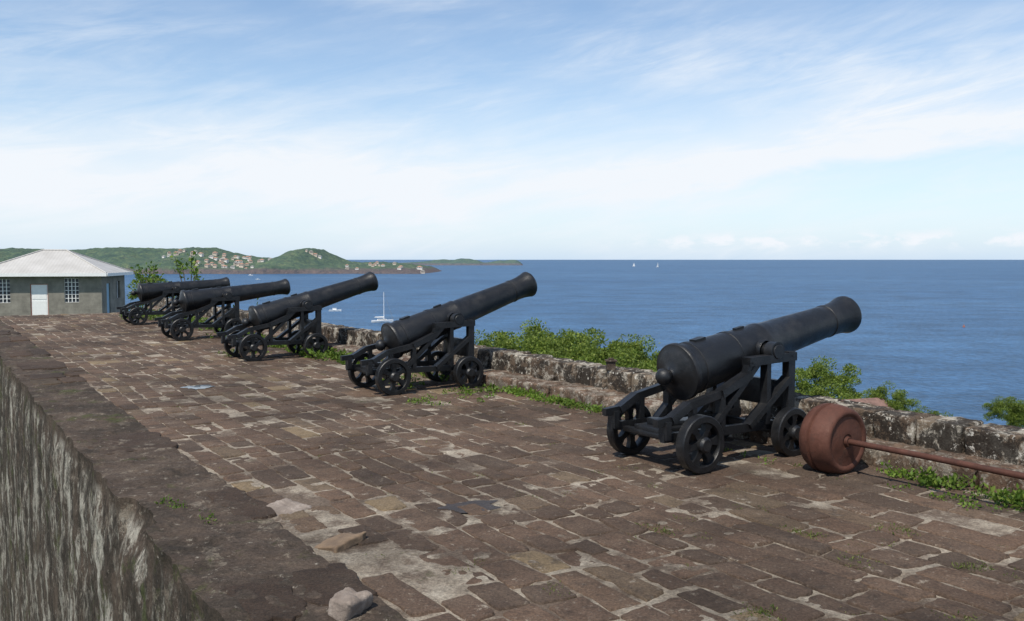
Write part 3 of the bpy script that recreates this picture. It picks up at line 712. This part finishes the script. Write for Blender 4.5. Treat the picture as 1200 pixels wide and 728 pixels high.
yacht(590,4300,.2,1.2,'white sailing yacht far out under full sail',True)
for (x,y,r,s) in [(-118,590,.1,1),(-430,1500,.4,1),(-560,1900,0,1.2)]:
    mb=MB(); st=[(-4,1.2,1.0),(-1,1.4,1.0),(2,1.1,1.2),(4.2,.05,1.5)];vs=[]
    for (xx,w,h) in st: vs+=[(xx,-w,h),(xx,-w*.7,.0),(xx,0,-.4),(xx,w*.7,.0),(xx,w,h)]
    mb.add(vs,grid(4,5)+[(i*5,(i+1)*5,(i+1)*5+4,i*5+4) for i in range(3)]+[(0,1,2,3,4)])
    e=mkobj('motorboat',None,loc=(x,y,SEA),rot=(0,0,r),label='small white motorboat moored on the bay',category='boat',group='small boats moored in the bay'); e.scale=(s,s,s)
    mkobj('hull',mb.mesh('hull',[M_WHITE],False),e)
    mb=MB(); mb.box(-1.5,1,-.8,.8,1.05,2.1,0); mb.box(.7,1.03,-.7,.7,1.5,2.0,1); mb.box(-1.7,1.2,-.9,.9,2.1,2.2,0); mkobj('cabin',mb.mesh('cabin',[M_WHITE,M_DGLASS],False),e)
mb=MB(); mb.lathe([(-.3,0),(-.3,.6),(.4,.7),(.6,.35),(1.2,.2),(1.4,.2),(1.5,0)],16,'Z'); 
mkobj('buoy',mb.mesh('buoy',[M_REDBR]),loc=(231,452,SEA),label='red conical navigation buoy floating on blue sea',category='buoy')

# ---------- camera, light, world ----------
cam=bpy.data.cameras.new('cam'); co=bpy.data.objects.new('camera',cam); COL.objects.link(co); scene.camera=co
co.location=(0,0,1.65); co.rotation_euler=(math.radians(90-3.3),0,0); cam.sensor_width=36; cam.lens=31.17; cam.clip_end=200000; cam.clip_start=.05
SUN_EL=58; az=-150
azr=math.radians(az)
ds=Vector((math.sin(azr)*math.cos(math.radians(SUN_EL)),math.cos(azr)*math.cos(math.radians(SUN_EL)),math.sin(math.radians(SUN_EL))))
sl=bpy.data.lights.new('sun','SUN'); sl.energy=5.0; sl.angle=math.radians(.5); sl.color=(1,.94,.84)
so_=bpy.data.objects.new('sun',sl); COL.objects.link(so_); so_.rotation_euler=ds.to_track_quat('Z','Y').to_euler()
w=bpy.data.worlds.new('World'); scene.world=w; w.use_nodes=True; nt=w.node_tree; nt.nodes.clear()
def nn(t,**k):
    x=nt.nodes.new(t)
    for a,b in k.items(): setattr(x,a,b)
    return x
def mth(op,a,b=0,c=0):
    x=nn('ShaderNodeMath',operation=op)
    for i,v in enumerate((a,b,c)):
        if hasattr(v,'links'): nt.links.new(v,x.inputs[i])
        else: x.inputs[i].default_value=v
    return x.outputs[0]
def clamp01(a):
    x=nn('ShaderNodeClamp'); nt.links.new(a,x.inputs[0]); return x.outputs[0]
def gauss(v): return mth('EXPONENT',mth('MULTIPLY',mth('MULTIPLY',v,v),-1))
sky=nn('ShaderNodeTexSky',sky_type='NISHITA'); sky.sun_disc=False; sky.sun_elevation=math.radians(SUN_EL); sky.sun_rotation=azr; sky.air_density=1.0; sky.dust_density=0; sky.ozone_density=2.2
tc=nn('ShaderNodeTexCoord'); sp=nn('ShaderNodeSeparateXYZ'); nt.links.new(tc.outputs['Generated'],sp.inputs[0])
azn=mth('ARCTAN2',sp.outputs[0],sp.outputs[1]); eln=mth('ARCSINE',sp.outputs[2])
def wn(sx,sy,rot,scale,detail=7,rough=.6,dist=.3,off=0):
    cb=nn('ShaderNodeCombineXYZ'); c,s=math.cos(rot),math.sin(rot)
    u=mth('MULTIPLY',mth('ADD',mth('MULTIPLY',azn,c),mth('MULTIPLY',eln,s)),sx); v=mth('MULTIPLY',mth('ADD',mth('MULTIPLY',azn,-s),mth('MULTIPLY',eln,c)),sy)
    nt.links.new(u,cb.inputs[0]);nt.links.new(v,cb.inputs[1]); cb.inputs[2].default_value=off
    x=nn('ShaderNodeTexNoise'); x.inputs['Scale'].default_value=scale;x.inputs['Detail'].default_value=detail;x.inputs['Roughness'].default_value=rough;x.inputs['Distortion'].default_value=dist
    nt.links.new(cb.outputs[0],x.inputs['Vector']); return x.outputs['Fac']
n1=wn(1,3.4,.05,2.6,6,.52,.35,3.1); n2=wn(1,5.5,.14,6,10,.63,.6,7.7); n3=wn(1,2.2,0,30,6,.55,.2,1.3); n4=wn(1,4,-.12,5,9,.6,.3,5.2)
n5=wn(1,5,.30,7,10,.64,.8,9.4)
cen=mth('MULTIPLY_ADD',azn,.03,.092); dd=mth('DIVIDE',mth('SUBTRACT',eln,cen),.056); band=gauss(dd)
leftw=mth('SUBTRACT',1.0,mth('MULTIPLY',clamp01(mth('MULTIPLY_ADD',azn,2.2,.1)),.66))
nb1=clamp01(mth('MULTIPLY_ADD',n1,3.8,-1.4)); nb2=clamp01(mth('MULTIPLY_ADD',n2,4.0,-1.6)); nb5=clamp01(mth('MULTIPLY_ADD',n5,4.6,-2.0))
d1=mth('MULTIPLY',mth('MULTIPLY',band,leftw),mth('ADD',mth('MULTIPLY_ADD',nb1,.42,.58),mth('MULTIPLY',nb2,.32)))
edge=mth('ADD',mth('MULTIPLY_ADD',azn,.13,.045),mth('MULTIPLY_ADD',n4,.05,-.025))
above=mth('SUBTRACT',eln,edge)
low=clamp01(mth('MULTIPLY',above,60)); hi=mth('EXPONENT',mth('MULTIPLY',mth('MAXIMUM',above,0),-17))
azw=clamp01(mth('MULTIPLY_ADD',azn,4.5,-.15))
d5=mth('MULTIPLY',mth('MULTIPLY',mth('MULTIPLY',low,hi),azw),mth('MULTIPLY_ADD',nb2,.45,.85))
d2=mth('MULTIPLY',mth('MULTIPLY',nb1,mth('ADD',mth('MULTIPLY',nb2,.6),mth('MULTIPLY_ADD',nb5,.5,.08))),.5)
hz=mth('MULTIPLY',mth('EXPONENT',mth('MULTIPLY',mth('ABSOLUTE',eln),-10)),.62)
dc=mth('DIVIDE',mth('SUBTRACT',eln,.020),.008); lc=gauss(dc)
rt=clamp01(mth('MULTIPLY_ADD',azn,6,-.4))
d3=mth('MULTIPLY',mth('MULTIPLY',lc,rt),clamp01(mth('MULTIPLY_ADD',n3,7,-3.3)))
b1=nn('ShaderNodeBackground'); b1.inputs[1].default_value=.148; nt.links.new(sky.outputs[0],b1.inputs[0])
bh=nn('ShaderNodeBackground'); bh.inputs[0].default_value=(.55,.73,.95,1); bh.inputs[1].default_value=.96
mh_=nn('ShaderNodeMixShader'); nt.links.new(clamp01(mth('MULTIPLY_ADD',hz,1.4,.04)),mh_.inputs[0]); nt.links.new(b1.outputs[0],mh_.inputs[1]); nt.links.new(bh.outputs[0],mh_.inputs[2])
den=clamp01(mth('ADD',mth('ADD',mth('ADD',d1,d2),mth('MULTIPLY',d3,.95)),mth('MULTIPLY',d5,.9)))
b2=nn('ShaderNodeBackground'); b2.inputs[0].default_value=(.90,.945,1,1); b2.inputs[1].default_value=.99
mx=nn('ShaderNodeMixShader'); nt.links.new(den,mx.inputs[0]); nt.links.new(mh_.outputs[0],mx.inputs[1]); nt.links.new(b2.outputs[0],mx.inputs[2])
ow=nn('ShaderNodeOutputWorld'); nt.links.new(mx.outputs[0],ow.inputs[0])
scene.view_settings.view_transform='Standard'; scene.view_settings.look='None'; scene.view_settings.exposure=0
